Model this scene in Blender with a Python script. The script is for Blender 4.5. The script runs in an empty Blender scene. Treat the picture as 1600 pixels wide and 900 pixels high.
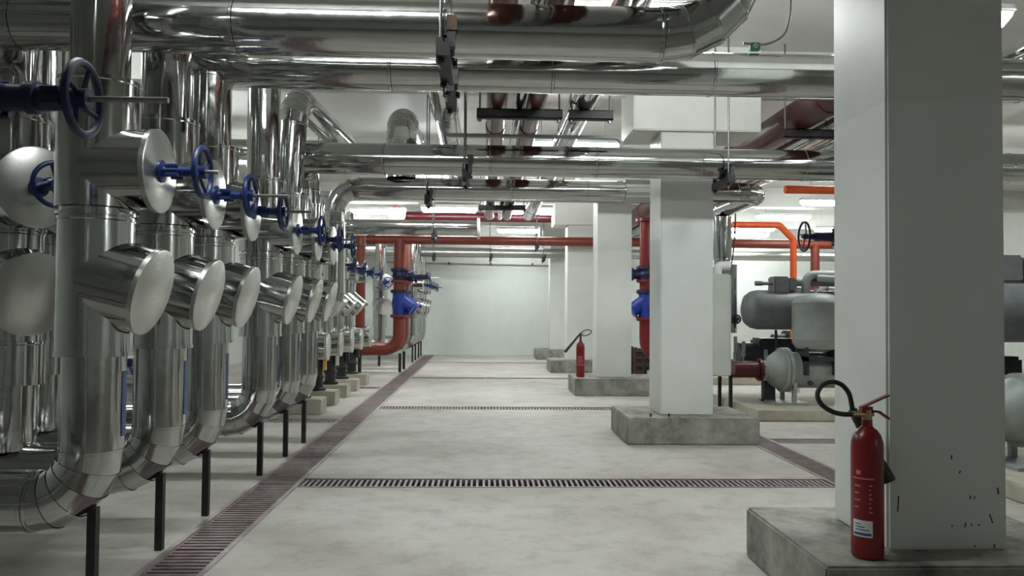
import bpy, bmesh, math, random
from mathutils import Vector, Matrix, Quaternion

random.seed(7)
SC = bpy.context.scene
COL = SC.collection
R = math.radians
V = Vector

# ------------------------------------------------------------------ camera
cam_d = bpy.data.cameras.new('camera')
cam = bpy.data.objects.new('camera', cam_d)
COL.objects.link(cam)
cam_d.sensor_width = 36.0
cam_d.lens = 36.0 * 1250.0 / 1600.0
cam_d.clip_start = 0.05
cam.matrix_world = (Matrix.Translation((0, 0, 1.4)) @ Matrix.Rotation(R(-2.06), 4, 'Z')
                    @ Matrix.Rotation(R(90 + 1.6), 4, 'X') @ Matrix.Rotation(R(0.5), 4, 'Z'))
SC.camera = cam

# ------------------------------------------------------------------ world, exposure
w = bpy.data.worlds.new('world'); SC.world = w; w.use_nodes = True
w.node_tree.nodes['Background'].inputs[0].default_value = (0.9, 1.0, 0.97, 1)
w.node_tree.nodes['Background'].inputs[1].default_value = 0.02
SC.view_settings.view_transform = 'Standard'
SC.view_settings.look = 'None'
SC.view_settings.gamma = 1.0
SC.view_settings.use_curve_mapping = False
SC.view_settings.exposure = 1.5
LIGHT_STRENGTH = 22.0
LIGHT_COLOR = (0.95, 1.0, 0.985, 1)

# ------------------------------------------------------------------ materials
MATS = {}
def nmat(name):
    m = bpy.data.materials.new(name); m.use_nodes = True
    nt = m.node_tree; b = nt.nodes['Principled BSDF']
    MATS[name] = m
    return m, nt, b
def node(nt, t, **kw):
    n = nt.nodes.new(t)
    for k, v in kw.items(): setattr(n, k, v)
    return n
def noise(nt, scale, detail=4, rough=0.6, vec=None):
    n = node(nt, 'ShaderNodeTexNoise'); n.inputs['Scale'].default_value = scale
    n.inputs['Detail'].default_value = detail; n.inputs['Roughness'].default_value = rough
    if vec is None:
        g = node(nt, 'ShaderNodeNewGeometry'); vec = g.outputs['Position']
    nt.links.new(vec, n.inputs['Vector'])
    return n
def ramp(nt, fac, stops):
    r = node(nt, 'ShaderNodeValToRGB')
    el = r.color_ramp.elements
    while len(el) < len(stops): el.new(0.5)
    for e, (p, c) in zip(el, stops):
        e.position = p; e.color = (*c, 1) if len(c) == 3 else c
    nt.links.new(fac, r.inputs['Fac'])
    return r
def mix(nt, fac, a, b, blend='MIX'):
    m = node(nt, 'ShaderNodeMix', data_type='RGBA', blend_type=blend)
    for k, s in ((0, fac), (6, a), (7, b)):
        if hasattr(s, 'is_output'): nt.links.new(s, m.inputs[k])
        elif k == 0: m.inputs[0].default_value = s
        else: m.inputs[k].default_value = (*s, 1)
    return m.outputs[2]
def bump(nt, b, h, strength, dist=0.01):
    n = node(nt, 'ShaderNodeBump'); n.inputs['Strength'].default_value = strength
    n.inputs['Distance'].default_value = dist
    nt.links.new(h, n.inputs['Height']); nt.links.new(n.outputs['Normal'], b.inputs['Normal'])

def simple(name, col, rough=0.5, metal=0.0, var=0.12, scale=8, bmp=0.0):
    m, nt, b = nmat(name)
    n = noise(nt, scale)
    r = ramp(nt, n.outputs['Fac'], [(0.3, tuple(c * (1 - var) for c in col)), (0.7, tuple(min(1, c * (1 + var)) for c in col))])
    nt.links.new(r.outputs['Color'], b.inputs['Base Color'])
    b.inputs['Roughness'].default_value = rough; b.inputs['Metallic'].default_value = metal
    if bmp: bump(nt, b, n.outputs['Fac'], bmp)
    return m

def clad_mat(name, base, rlo, rhi, wav=0.25):
    m, nt, b = nmat(name)
    oi = node(nt, 'ShaderNodeObjectInfo')
    n = noise(nt, 5.0, 5, 0.65)
    r = ramp(nt, n.outputs['Fac'], [(0.3, tuple(c * 0.86 for c in base)), (0.7, base)])
    tint = ramp(nt, oi.outputs['Random'], [(0.0, (0.88, 0.88, 0.87)), (1.0, (1.0, 1.0, 1.0))])
    c = mix(nt, 1.0, r.outputs['Color'], tint.outputs['Color'], 'MULTIPLY')
    nt.links.new(c, b.inputs['Base Color'])
    b.inputs['Metallic'].default_value = 1.0
    mr = node(nt, 'ShaderNodeMapRange'); n2 = noise(nt, 14.0, 6, 0.7)
    nt.links.new(n2.outputs['Fac'], mr.inputs['Value'])
    mr.inputs['From Min'].default_value = 0.3; mr.inputs['From Max'].default_value = 0.75
    mr.inputs['To Min'].default_value = rlo; mr.inputs['To Max'].default_value = rhi
    nt.links.new(mr.outputs['Result'], b.inputs['Roughness'])
    n3 = noise(nt, 3.2, 3, 0.55)
    bump(nt, b, n3.outputs['Fac'], wav, 0.02)
    return m
clad_mat('clad', (0.56, 0.57, 0.56), 0.06, 0.17, 0.16)
clad_mat('clad_cap', (0.68, 0.69, 0.67), 0.27, 0.30, 0.02)
clad_mat('clad_dull', (0.56, 0.57, 0.55), 0.26, 0.42)

simple('blue', (0.004, 0.020, 0.115), 0.42, 0, 0.15, 20)
simple('blue_dark', (0.005, 0.011, 0.055), 0.45, 0, 0.15, 20)
simple('blue_bright', (0.010, 0.038, 0.30), 0.38, 0, 0.1, 20)
simple('steel_dark', (0.045, 0.047, 0.05), 0.5, 0.4, 0.3, 30)
simple('black', (0.012, 0.012, 0.013), 0.55, 0, 0.3, 30)
simple('rod', (0.16, 0.16, 0.16), 0.4, 0.8, 0.2, 30)
simple('stem', (0.30, 0.30, 0.29), 0.35, 0.9, 0.2, 30)
simple('wood', (0.065, 0.032, 0.016), 0.7, 0, 0.3, 20)
simple('red_brown', (0.185, 0.032, 0.015), 0.42, 0, 0.12, 6)
simple('maroon', (0.065, 0.005, 0.010), 0.35, 0, 0.12, 6)
simple('red_paint', (0.17, 0.006, 0.009), 0.32, 0, 0.1, 6)
simple('brown_pipe', (0.12, 0.030, 0.022), 0.25, 0.35, 0.2, 6)
simple('orange', (0.78, 0.11, 0.02), 0.45, 0, 0.08, 8)
simple('ext_red', (0.19, 0.007, 0.010), 0.30, 0, 0.08, 10)
simple('chiller', (0.30, 0.33, 0.31), 0.45, 0.0, 0.1, 6)
simple('chiller_dark', (0.17, 0.18, 0.19), 0.45, 0.0, 0.15, 10)
simple('machine_dark', (0.03, 0.033, 0.04), 0.5, 0.1, 0.3, 20)
simple('brass', (0.45, 0.36, 0.18), 0.35, 0.9, 0.15, 30)
simple('white_plastic', (0.78, 0.80, 0.79), 0.4, 0, 0.04, 10)
simple('label_white', (0.72, 0.72, 0.70), 0.5, 0, 0.05, 40)
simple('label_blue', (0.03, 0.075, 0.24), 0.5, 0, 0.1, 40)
simple('label_pink', (0.55, 0.16, 0.15), 0.5, 0, 0.2, 60)
simple('cabinet', (0.50, 0.53, 0.49), 0.5, 0, 0.05, 5)
simple('rubber', (0.018, 0.02, 0.018), 0.5, 0, 0.2, 40)
simple('green_box', (0.02, 0.16, 0.06), 0.5, 0, 0.1, 30)
simple('yellow', (0.70, 0.36, 0.05), 0.5, 0, 0.1, 30)
simple('grate', (0.22, 0.165, 0.165), 0.55, 0.25, 0.35, 9)
simple('grate_cross', (0.36, 0.30, 0.30), 0.55, 0.1, 0.25, 14)
simple('grate_frame', (0.36, 0.31, 0.30), 0.5, 0.4, 0.25, 6)
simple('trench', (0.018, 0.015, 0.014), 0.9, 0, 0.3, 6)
simple('grey_conduit', (0.30, 0.31, 0.31), 0.5, 0.2, 0.1, 6)

# concrete floor
m, nt, b = nmat('floor')
n1 = noise(nt, 0.7, 6, 0.62); n2 = noise(nt, 4.5, 7, 0.68); n3 = noise(nt, 45, 4, 0.7)
c1 = ramp(nt, n1.outputs['Fac'], [(0.30, (0.38, 0.355, 0.31)), (0.50, (0.485, 0.463, 0.425)), (0.70, (0.57, 0.55, 0.515))])
c2 = ramp(nt, n2.outputs['Fac'], [(0.34, (0.74, 0.715, 0.655)), (0.52, (1, 1, 1)), (0.72, (1.0, 0.985, 0.95))])
c3 = ramp(nt, n3.outputs['Fac'], [(0.3, (0.92, 0.92, 0.92)), (0.7, (1.0, 1.0, 1.0))])
c = mix(nt, 0.8, c1.outputs['Color'], c2.outputs['Color'], 'MULTIPLY')
c = mix(nt, 1.0, c, c3.outputs['Color'], 'MULTIPLY')
nt.links.new(c, b.inputs['Base Color'])
b.inputs['Roughness'].default_value = 0.62
bump(nt, b, n2.outputs['Fac'], 0.15, 0.01)

# stained rough concrete of the plinths
m, nt, b = nmat('concrete')
n1 = noise(nt, 2.6, 7, 0.7); n2 = noise(nt, 12, 6, 0.7)
c1 = ramp(nt, n1.outputs['Fac'], [(0.32, (0.10, 0.10, 0.085)), (0.47, (0.27, 0.265, 0.235)), (0.62, (0.40, 0.39, 0.345)), (0.8, (0.47, 0.455, 0.40))])
c2 = ramp(nt, n2.outputs['Fac'], [(0.3, (0.70, 0.70, 0.68)), (0.62, (1, 1, 1))])
nt.links.new(mix(nt, 0.8, c1.outputs['Color'], c2.outputs['Color'], 'MULTIPLY'), b.inputs['Base Color'])
b.inputs['Roughness'].default_value = 0.8
bump(nt, b, n2.outputs['Fac'], 0.3, 0.01)

simple('concrete_pale', (0.44, 0.41, 0.33), 0.8, 0, 0.18, 5, 0.2)

# painted walls / pillars (a different coat above 2.42 m on the pillars)
def paint(name, lo, hi, zc, scuffs=False):
    m, nt, b = nmat(name)
    g = node(nt, 'ShaderNodeNewGeometry'); s = node(nt, 'ShaderNodeSeparateXYZ')
    nt.links.new(g.outputs['Position'], s.inputs[0])
    st = node(nt, 'ShaderNodeMath', operation='GREATER_THAN'); st.inputs[1].default_value = zc
    nt.links.new(s.outputs['Z'], st.inputs[0])
    c = mix(nt, st.outputs[0], lo, hi)
    n = noise(nt, 3.0, 5, 0.6)
    c2 = ramp(nt, n.outputs['Fac'], [(0.3, (0.93, 0.93, 0.92)), (0.7, (1, 1, 1))])
    c = mix(nt, 1.0, c, c2.outputs['Color'], 'MULTIPLY')
    nt.links.new(c, b.inputs['Base Color'])
    b.inputs['Roughness'].default_value = 0.5
    nb = noise(nt, 70, 3, 0.6); bump(nt, b, nb.outputs['Fac'], 0.06, 0.005)
    return m
paint('pillar_paint', (0.70, 0.725, 0.70), (0.655, 0.67, 0.645), 2.42)
paint('wall_paint', (0.62, 0.655, 0.625), (0.60, 0.62, 0.59), 2.6)
paint('ceiling_paint', (0.62, 0.62, 0.59), (0.62, 0.62, 0.59), 9)
paint('capital_paint', (0.72, 0.73, 0.69), (0.72, 0.73, 0.69), 9)

m, nt, b = nmat('diffuser')
b.inputs['Base Color'].default_value = (0.9, 0.9, 0.9, 1)
b.inputs['Emission Color'].default_value = LIGHT_COLOR
b.inputs['Emission Strength'].default_value = LIGHT_STRENGTH

# ------------------------------------------------------------------ mesh builder
class MB:
    def __init__(s): s.v = []; s.f = []
    def add(s, vs, fs):
        o = len(s.v); s.v += [tuple(p) for p in vs]; s.f += [tuple(i + o for i in f) for f in fs]
        return s
    def box(s, a, b, mat=None):
        x0, y0, z0 = a; x1, y1, z1 = b
        vs = [V(p) for p in ((x0,y0,z0),(x1,y0,z0),(x1,y1,z0),(x0,y1,z0),(x0,y0,z1),(x1,y0,z1),(x1,y1,z1),(x0,y1,z1))]
        if mat: vs = [mat @ p for p in vs]
        return s.add(vs, [(0,3,2,1),(4,5,6,7),(0,1,5,4),(1,2,6,5),(2,3,7,6),(3,0,4,7)])
    def lathe(s, p0, d, prof, seg=24, cap0=False, cap1=False):
        """prof = [(radius, distance along d)]"""
        d = V(d).normalized(); q = V((0,0,1)).rotation_difference(d)
        p0 = V(p0); vs = []; fs = []
        for r, t in prof:
            for k in range(seg):
                a = 2*math.pi*k/seg
                vs.append(p0 + q @ V((r*math.cos(a), r*math.sin(a), t)))
        for i in range(len(prof)-1):
            for k in range(seg):
                k2 = (k+1) % seg
                fs.append((i*seg+k, i*seg+k2, (i+1)*seg+k2, (i+1)*seg+k))
        if cap0: fs.append(tuple(reversed(range(seg))))
        if cap1: fs.append(tuple((len(prof)-1)*seg + k for k in range(seg)))
        return s.add(vs, fs)
    def cyl(s, a, b, r, seg=16, r2=None):
        a = V(a); b = V(b); L = (b-a).length
        return s.lathe(a, b-a, [(r, 0), (r if r2 is None else r2, L)], seg, True, True)
    def rings(s, rl, caps=True):
        n = len(rl[0]); fs = []; vs = [p for r in rl for p in r]
        for i in range(len(rl)-1):
            for k in range(n):
                k2 = (k+1) % n
                fs.append((i*n+k, i*n+k2, (i+1)*n+k2, (i+1)*n+k))
        if caps:
            fs.append(tuple(reversed(range(n)))); fs.append(tuple((len(rl)-1)*n+k for k in range(n)))
        return s.add(vs, fs)
    def tube(s, pts, r, seg=12, closed=False, caps=True):
        pts = [V(p) for p in pts]; n = len(pts)
        rr = r if isinstance(r, (list, tuple)) else [r]*n
        tan = []
        for i in range(n):
            if closed: t = pts[(i+1) % n] - pts[i-1]
            else: t = pts[min(i+1, n-1)] - pts[max(i-1, 0)]
            tan.append(t.normalized())
        up = V((0,0,1)) if abs(tan[0].z) < 0.9 else V((1,0,0))
        x = (up - tan[0]*up.dot(tan[0])).normalized()
        rl = []
        for i in range(n):
            x = (x - tan[i]*x.dot(tan[i])).normalized(); y = tan[i].cross(x)
            rl.append([pts[i] + (x*math.cos(2*math.pi*k/seg) + y*math.sin(2*math.pi*k/seg))*rr[i] for k in range(seg)])
        if closed: rl.append(rl[0]); return s.rings(rl, False)
        return s.rings(rl, caps)
    def torus(s, c, d, Rr, r, seg=32, sub=8):
        q = V((0,0,1)).rotation_difference(V(d).normalized())
        return s.tube([V(c) + q @ V((Rr*math.cos(2*math.pi*k/seg), Rr*math.sin(2*math.pi*k/seg), 0)) for k in range(seg)], r, sub, True)
    def mesh(s, name, mat, ang=35):
        me = bpy.data.meshes.new(name); me.from_pydata(s.v, [], s.f); me.update()
        me.materials.append(MATS[mat])
        me.polygons.foreach_set('use_smooth', [True]*len(me.polygons))
        me.set_sharp_from_angle(angle=R(ang))
        return me
    def build(s, name, mat, parent=None, ang=35):
        return link(name, s.mesh(name, mat, ang), parent)

def link(name, data, parent=None):
    o = bpy.data.objects.new(name, data); COL.objects.link(o)
    if parent: o.parent = parent
    return o
def tag(o, label, cat, group=None):
    o['label'] = label; o['category'] = cat
    if group: o['group'] = group
    return o
def thing(name, label, cat, loc=(0,0,0), rz=0, group=None):
    o = link(name, None); o.location = loc; o.rotation_euler = (0, 0, rz)
    o.empty_display_size = 0.1
    return tag(o, label, cat, group)
def struct(name, mb, mat, ang=35):
    o = mb.build(name, mat, None, ang); o['kind'] = 'structure'; return o
def copy_tree(o, parent=None):
    c = o.copy(); COL.objects.link(c); c.parent = parent
    for ch in list(o.children): copy_tree(ch, c)
    return c

def bbox(mb, a, b, bev=0.01):
    """bevelled box"""
    bm = bmesh.new(); bmesh.ops.create_cube(bm, size=1)
    for v_ in bm.verts:
        v_.co = V([(a[i]+b[i])/2 + v_.co[i]*(b[i]-a[i]) for i in range(3)])
    bmesh.ops.bevel(bm, geom=bm.edges[:], offset=bev, segments=2, affect='EDGES')
    bm.verts.index_update()
    mb.add([v_.co.copy() for v_ in bm.verts], [tuple(x.index for x in f.verts) for f in bm.faces]); bm.free()
    return mb

# ------------------------------------------------------------------ piping helpers
SEC = {}
def section(parent, p, d, r, L, mat='clad', name='cladding_section', sub=None):
    """one sheet-metal jacket section: shared mesh along +Z, laid along d"""
    key = (round(r, 4), round(L, 3), mat)
    if key not in SEC:
        mb = MB(); be = 0.0045
        mb.lathe((0,0,0), (0,0,1), [(r-0.03, 0.0), (r, 0.0), (r, L-0.022), (r+be, L-0.017), (r+be, L-0.003), (r-0.03, L)], 40)
        SEC[key] = mb.mesh(name, mat, 28)
    o = link(name, SEC[key], parent)
    o.location = p; o.rotation_mode = 'QUATERNION'
    o.rotation_quaternion = V((0,0,1)).rotation_difference(V(d).normalized())
    return o
def straight(parent, a, b, r, mat='clad', sec=1.0):
    a = V(a); b = V(b); L = (b-a).length
    if L < 0.01: return
    n = max(1, round(L/sec)); d = (b-a)/L
    for i in range(n): section(parent, a + d*(L/n*i), d, r, L/n, mat)
def arc_pts(p, u, w_, br, n):
    """points and tangents of the bend at corner p from direction u to direction w_"""
    ang = u.angle(w_); t = br*math.tan(ang/2)
    s0 = p - u*t
    nrm = (w_ - u*w_.dot(u)).normalized()
    c = s0 + nrm*br
    out = []
    for i in range(n+1):
        a = ang*i/n
        out.append((c - nrm*br*math.cos(a) + u*br*math.sin(a), (u*math.cos(a) + nrm*math.sin(a)).normalized(), nrm))
    return t, out
def clad_run(parent, pts, r, br=0.25, mat='clad', sec=1.0, gores=5):
    """insulated pipe in sheet metal: jacket sections and mitred elbow segments, each a part"""
    pts = [V(p) for p in pts]; cur = pts[0]
    for i in range(1, len(pts)):
        if i < len(pts)-1:
            u = (pts[i]-pts[i-1]).normalized(); w_ = (pts[i+1]-pts[i]).normalized()
            t, arc = arc_pts(pts[i], u, w_, br, gores)
            straight(parent, cur, pts[i]-u*t, r, mat, sec)
            bn = u.cross(w_).normalized()
            for k in range(gores):
                rl = []
                seq = [(arc[k], 0.0, r), (arc[k], 0.012, r+0.003), (arc[k+1], -0.012, r+0.003), (arc[k+1], 0.0, r)]
                if k > 0: seq = [(arc[k], 0.0, r), (arc[k+1], -0.014, r), (arc[k+1], -0.012, r+0.0035), (arc[k+1], 0.0, r+0.0035)]
                else: seq = [(arc[k], 0.0, r+0.0035), (arc[k], 0.012, r+0.0035), (arc[k], 0.014, r), (arc[k+1], -0.014, r), (arc[k+1], -0.012, r+0.0035), (arc[k+1], 0.0, r+0.0035)]
                ch = (arc[k+1][0]-arc[k][0]).normalized()
                for (pc, tn, nr), off, rr in seq:
                    x = tn.cross(bn)
                    rl.append([pc + ch*off + (x*math.cos(2*math.pi*j/36) + bn*math.sin(2*math.pi*j/36))*rr for j in range(36)])
                mb = MB(); mb.rings(rl, False); mb.build('elbow_segment', mat, parent, 28)
            cur = pts[i] + w_*t
        else:
            straight(parent, cur, pts[i], r, mat, sec)
def bare_run(pts, r, br=0.3, seg=24, mb=None):
    """painted pipe: one smooth tube through the corner points"""
    pts = [V(p) for p in pts]; path = [pts[0]]
    for i in range(1, len(pts)-1):
        u = (pts[i]-pts[i-1]).normalized(); w_ = (pts[i+1]-pts[i]).normalized()
        path += [a[0] for a in arc_pts(pts[i], u, w_, br, 10)[1]]
    path.append(pts[-1])
    mb = mb or MB()
    return mb.tube(path, r, seg)
def end_cap(parent, p, d, r, mat='clad_cap', name='end_cap'):
    mb = MB(); mb.lathe(p, d, [(r+0.003, -0.025), (r+0.005, -0.023), (r+0.005, 0.0), (r-0.004, 0.004)], 40, False, True)
    return mb.build(name, mat, parent, 28)
def drum(parent, p, d, r, L, name, cap='end_cap', vee=0.0):
    """insulation drum: jacket and its flat end cap as sub-part"""
    d = V(d).normalized(); mb = MB(); p_ = V(p)
    sd = d.cross(V((0,0,1))).normalized(); up = sd.cross(d).normalized()
    ring = lambda rr, t0: [p_ + d*(t0 if t0 is not None else max(0.0, vee*r*abs(math.sin(2*math.pi*k/44)) - 0.03)) + (sd*math.cos(2*math.pi*k/44) + up*math.sin(2*math.pi*k/44))*rr for k in range(44)]
    mb.rings([ring(r*0.6, None), ring(r, None), ring(r, L)], False)
    o = mb.build(name, 'clad', parent, 28)
    end_cap(o, V(p)+d*L, d, r, 'clad_cap', cap)
    return o
def collar(parent, p, d, r, L, name='band', mat='clad'):
    mb = MB(); mb.lathe(p, d, [(r-0.02, 0), (r, 0), (r, L), (r-0.02, L)], 40)
    return mb.build(name, mat, parent, 28)
def flange(mb, p, d, r, t=0.03, bolts=8):
    d = V(d).normalized(); p = V(p)
    mb.cyl(p - d*t/2, p + d*t/2, r, 28)
    q = V((0,0,1)).rotation_difference(d)
    for k in range(bolts):
        a = 2*math.pi*(k+0.5)/bolts
        c = p + q @ V((r*0.84*math.cos(a), r*0.84*math.sin(a), 0))
        mb.cyl(c - d*(t/2+0.02), c + d*(t/2+0.02), 0.012, 6)
    return mb

WHEEL = {}
def handwheel(parent, p, d, Rw, mat):
    """rim, curved spokes and hub; shared mesh with axis +Z"""
    key = (round(Rw, 3), mat)
    if key not in WHEEL:
        mb = MB(); mb.torus((0,0,0), (0,0,1), Rw-0.013, 0.0135, 36, 8)
        for k in range(4):
            a = k*math.pi/2 + 0.5
            pts = []
            for t in range(7):
                f = t/6; aa = a + 0.55*math.sin(f*math.pi/2)
                pts.append((f*(Rw-0.013)*math.cos(aa), f*(Rw-0.013)*math.sin(aa), -0.018*(1-f)))
            mb.tube(pts, 0.0085, 6)
        mb.cyl((0,0,-0.035), (0,0,0.02), 0.034, 16)
        WHEEL[key] = mb.mesh('handwheel', mat)
    o = link('handwheel', WHEEL[key], parent)
    o.location = p; o.rotation_mode = 'QUATERNION'
    o.rotation_quaternion = V((0,0,1)).rotation_difference(V(d).normalized()) @ Quaternion((0,0,1), random.uniform(0, 6.28))
    return o
def valve_top(parent, p, d, L, Rw=0.13, stem=0.05, mat='blue'):
    """yoke with gland, handwheel, stem; p = face of the drum, L = yoke length"""
    d = V(d).normalized(); p = V(p)
    mb = MB()
    mb.lathe(p - d*0.02, d, [(0.055, 0), (0.055, 0.035), (0.026, 0.04), (0.024, L-0.03), (0.034, L-0.02), (0.034, L+0.02)], 16, True, True)
    q = V((0,0,1)).rotation_difference(d)
    for k in range(2):
        a = math.pi*k + (math.pi/2 if abs(d.z) < 0.9 else 0)
        for s_ in (-1, 1):
            c = p + q @ V((0.045*math.cos(a + s_*0.5), 0.045*math.sin(a + s_*0.5), 0.04))
            mb.cyl(c, c + d*0.06, 0.011, 6)
    y = mb.build('valve_yoke', mat, parent)
    handwheel(y, p + d*(L+0.005), d, Rw, mat)
    mb = MB(); mb.cyl(p + d*L, p + d*(L+0.03+stem), 0.010, 10)
    mb.build('stem', 'stem', y)
    return y

# ------------------------------------------------------------------ room shell
ZC = 4.3
XL, XR, YB, YF = -6.2, 13.0, 25.0, -6.0
# floor with recessed drain trenches
T_LONG = (-1.81, -1.445); T_RIGHT = (2.87, 3.17)
XROWS = [(6.36, 6.68), (11.32, 11.62), (16.35, 16.65), (21.2, 21.5)]
trench = [(*T_LONG, 2.4, 24.6), (*T_RIGHT, 2.4, 24.6)]
for y0, y1 in XROWS: trench.append((T_LONG[1], T_RIGHT[0], y0, y1))
trench += [(T_RIGHT[1], 8.0, 8.5, 8.8), (-2.75, T_LONG[0], 9.95, 10.25), (-2.75, T_LONG[0], 14.2, 14.5)]
xs = sorted({XL-0.2, XR+0.2} | {t[i] for t in trench for i in (0, 1)})
ys = sorted({YF-0.2, YB+0.2} | {t[i] for t in trench for i in (2, 3)})
def is_tr(x, y): return any(t[0] < x < t[1] and t[2] < y < t[3] for t in trench)
fl = MB(); tr = MB(); D = -0.14
cell = {}
for i in range(len(xs)-1):
    for j in range(len(ys)-1):
        cell[i, j] = is_tr((xs[i]+xs[i+1])/2, (ys[j]+ys[j+1])/2)
for (i, j), t in cell.items():
    z = D if t else 0.0
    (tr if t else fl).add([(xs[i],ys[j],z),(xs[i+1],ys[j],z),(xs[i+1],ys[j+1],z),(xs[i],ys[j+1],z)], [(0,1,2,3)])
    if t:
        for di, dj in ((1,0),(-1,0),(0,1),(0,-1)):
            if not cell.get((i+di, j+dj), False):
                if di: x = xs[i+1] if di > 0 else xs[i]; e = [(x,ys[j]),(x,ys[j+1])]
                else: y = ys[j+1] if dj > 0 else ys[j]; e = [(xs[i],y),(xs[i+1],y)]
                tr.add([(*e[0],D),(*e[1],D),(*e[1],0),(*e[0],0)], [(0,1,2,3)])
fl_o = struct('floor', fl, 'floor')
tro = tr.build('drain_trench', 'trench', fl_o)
struct('ceiling', MB().box((XL-0.2, YF-0.2, ZC), (XR+0.2, YB+0.2, ZC+0.2)), 'ceiling_paint')
struct('wall_back', MB().box((XL-0.2, YB, 0), (XR+0.2, YB+0.2, ZC)), 'wall_paint')
struct('wall_left', MB().box((XL-0.2, YF, 0), (XL, YB, ZC)), 'wall_paint')
struct('wall_right', MB().box((XR, YF, 0), (XR+0.2, YB, ZC)), 'wall_paint')
struct('wall_front', MB().box((XL-0.2, YF-0.2, 0), (XR+0.2, YF, ZC)), 'wall_paint')
PY = [3.75, 8.62, 13.42, 18.25, 23.05]; PW = 0.58; PX = 1.925
for k, y in enumerate(PY):   # downstand beams on the pillar lines
    struct('trim_%d' % (k+1), MB().box((XL, y+0.08, 3.86), (XR, y+0.5, ZC)), 'ceiling_paint')

# ------------------------------------------------------------------ pillars
plab = ['white square pillar with black scuffs near its foot, red extinguisher leaning by its side',
        'white square pillar with a grey electrical cabinet fixed to its side',
        'white square pillar with a small extinguisher and dark horn standing on its plinth',
        'white square pillar between the extinguisher pillar and the last one at the end wall',
        'white square pillar closest to the pale end wall']
plab2 = ['dark stained concrete plinth carrying the red extinguisher with white sticker', 'stained concrete plinth under the pillar with the grey cabinet',
         'stained concrete plinth carrying the small extinguisher with dark horn', 'stained concrete plinth between the small extinguisher and the last plinth', 'stained concrete plinth closest to the pale end wall']
for k, y in enumerate(PY):
    t = thing('pillar', plab[k], 'pillar', (PX+PW/2, y+PW/2, 0), 0, 'white pillars on concrete plinths')
    h = PW/2
    bbox(MB(), (-h,-h,0.28), (h,h,3.37), 0.012).build('shaft', 'pillar_paint', t)
    cx, cy = PX+PW/2, y+PW/2
    struct('trim_%d' % (k+11), bbox(MB(), (cx-0.60,cy-0.34,3.37), (cx+0.80,cy+0.46,ZC), 0.012), 'capital_paint')
    p = bbox(MB(), (-0.69,-h-0.24,0.0), (0.72,h+0.26,0.28), 0.012).build('plinth', 'concrete'); p.location = (cx, cy, 0)
    tag(p, plab2[k], 'plinth', 'stained concrete plinths')
    if k == 0:
        sm = MB()
        for (u, z, l, tw) in ((-0.24, 0.50, 0.075, 0.05), (0.21, 0.43, 0.045, -0.35), (0.02, 0.72, 0.02, 0.1), (0.245, 0.56, 0.03, -0.15), (0.11, 0.53, 0.018, 0.1), (0.13, 0.528, 0.012, 0.3),
                              (0.085, 0.40, 0.022, 0.2), (0.115, 0.40, 0.012, -0.3), (0.15, 0.40, 0.010, 0.9), (0.02, 0.395, 0.01, 0.3), (0.13, 0.30, 0.010, 0.1), (0.06, 0.65, 0.014, 0.4), (0.225, 0.30, 0.02, 0.0)):
            M = Matrix.Translation((u, -h-0.0003, z)) @ Matrix.Rotation(tw, 4, 'Y')
            sm.box((-0.003, -0.0006, -l/2), (0.003, 0.001, l/2), M)
        sm.build('scuff_marks', 'black', t)
    if k == 1:
        sm = MB()
        for dx, dy in ((-0.42, -0.42), (-0.22, -0.40)): sm.cyl((dx, dy, 0.275), (dx, dy, 0.315), 0.010, 8)
        sm.build('rebar_stubs', 'black', p)

# ------------------------------------------------------------------ ceiling lights
lp = thing('ceiling_light', 'white fluorescent batten light hanging on rods under the ceiling', 'light', (0,0,0), 0, 'fluorescent ceiling lights')
mb = MB(); bbox(mb, (-0.66,-0.12,0.0), (0.66,0.12,0.06), 0.015); mb.build('housing', 'white_plastic', lp)
mb = MB()
prof = []
for k in range(9):
    a = math.pi*k/8; prof.append((0.10*math.cos(a), -0.10*math.sin(a)))
rl = [[V((x, py, pz*s_)) for py, pz in prof] for x, s_ in ((-0.64, 0.5), (-0.60, 1), (0.60, 1), (0.64, 0.5))]
mb.rings(rl, True); mb.build('diffuser', 'diffuser', lp)
for sx in (-0.45, 0.45):
    MB().cyl((sx,0,0.05), (sx,0,ZC-3.75), 0.008, 8).build('rod', 'white_plastic', lp)
spots = [(1.30, 6.1, 'above the second header in the aisle'), (3.45, 6.1, 'above the second header next to the scuffed pillar'), (1.25, 11.2, 'above the aisle behind the black trapezes'),
         (5.45, 11.4, 'over the chiller with the upright oil tank'), (8.6, 11.4, 'over the far side of the chillers'), (1.2, 18.7, 'over the red-brown cross pipe in the aisle'),
         (1.05, 23.2, 'over the aisle next to the end wall'), (7.3, 16.5, 'over the chiller farthest back'), (7.3, 19.2, 'over the red-brown pipe beyond the chillers'),
         (7.4, 21.8, 'beyond the orange pipe before the dull wall pipe'), (9.8, 21.8, 'far beyond the chillers before the dull wall pipe'), (7.9, 23.7, 'against the end wall behind the orange pipe'),
         (-2.5, 19.0, 'over the red-brown risers'), (-3.9, 7.2, 'behind the first silver risers'), (-3.9, 12.6, 'behind the pump lines'), (-1.0, 13.6, 'over the pump lines beside the aisle'),  # aisle lamp after these is added to brighten the far floor
         (1.25, 15.4, 'added to brighten the aisle between the small extinguisher and cabinet pillars'), (-0.8, 18.5, 'beside the red-brown riser over the aisle'), (11.2, -5.2, 'added out of view to brighten the front of the scuffed pillar'), (-0.95, 3.55, 'over the aisle in front of the thick upper header'), (8.6, 6.5, 'beyond the scuffed pillar over the hidden chiller'), (-3.6, 22.5, 'over the silver risers near the end wall')]  # far-off lamp is added, unseen, to lift the pillar's dark front
for i, (x, y, wh) in enumerate(spots):
    o = lp if i == 0 else copy_tree(lp)
    o.location = (x, y, 3.75); o['label'] = 'white fluorescent batten light ' + wh

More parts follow.
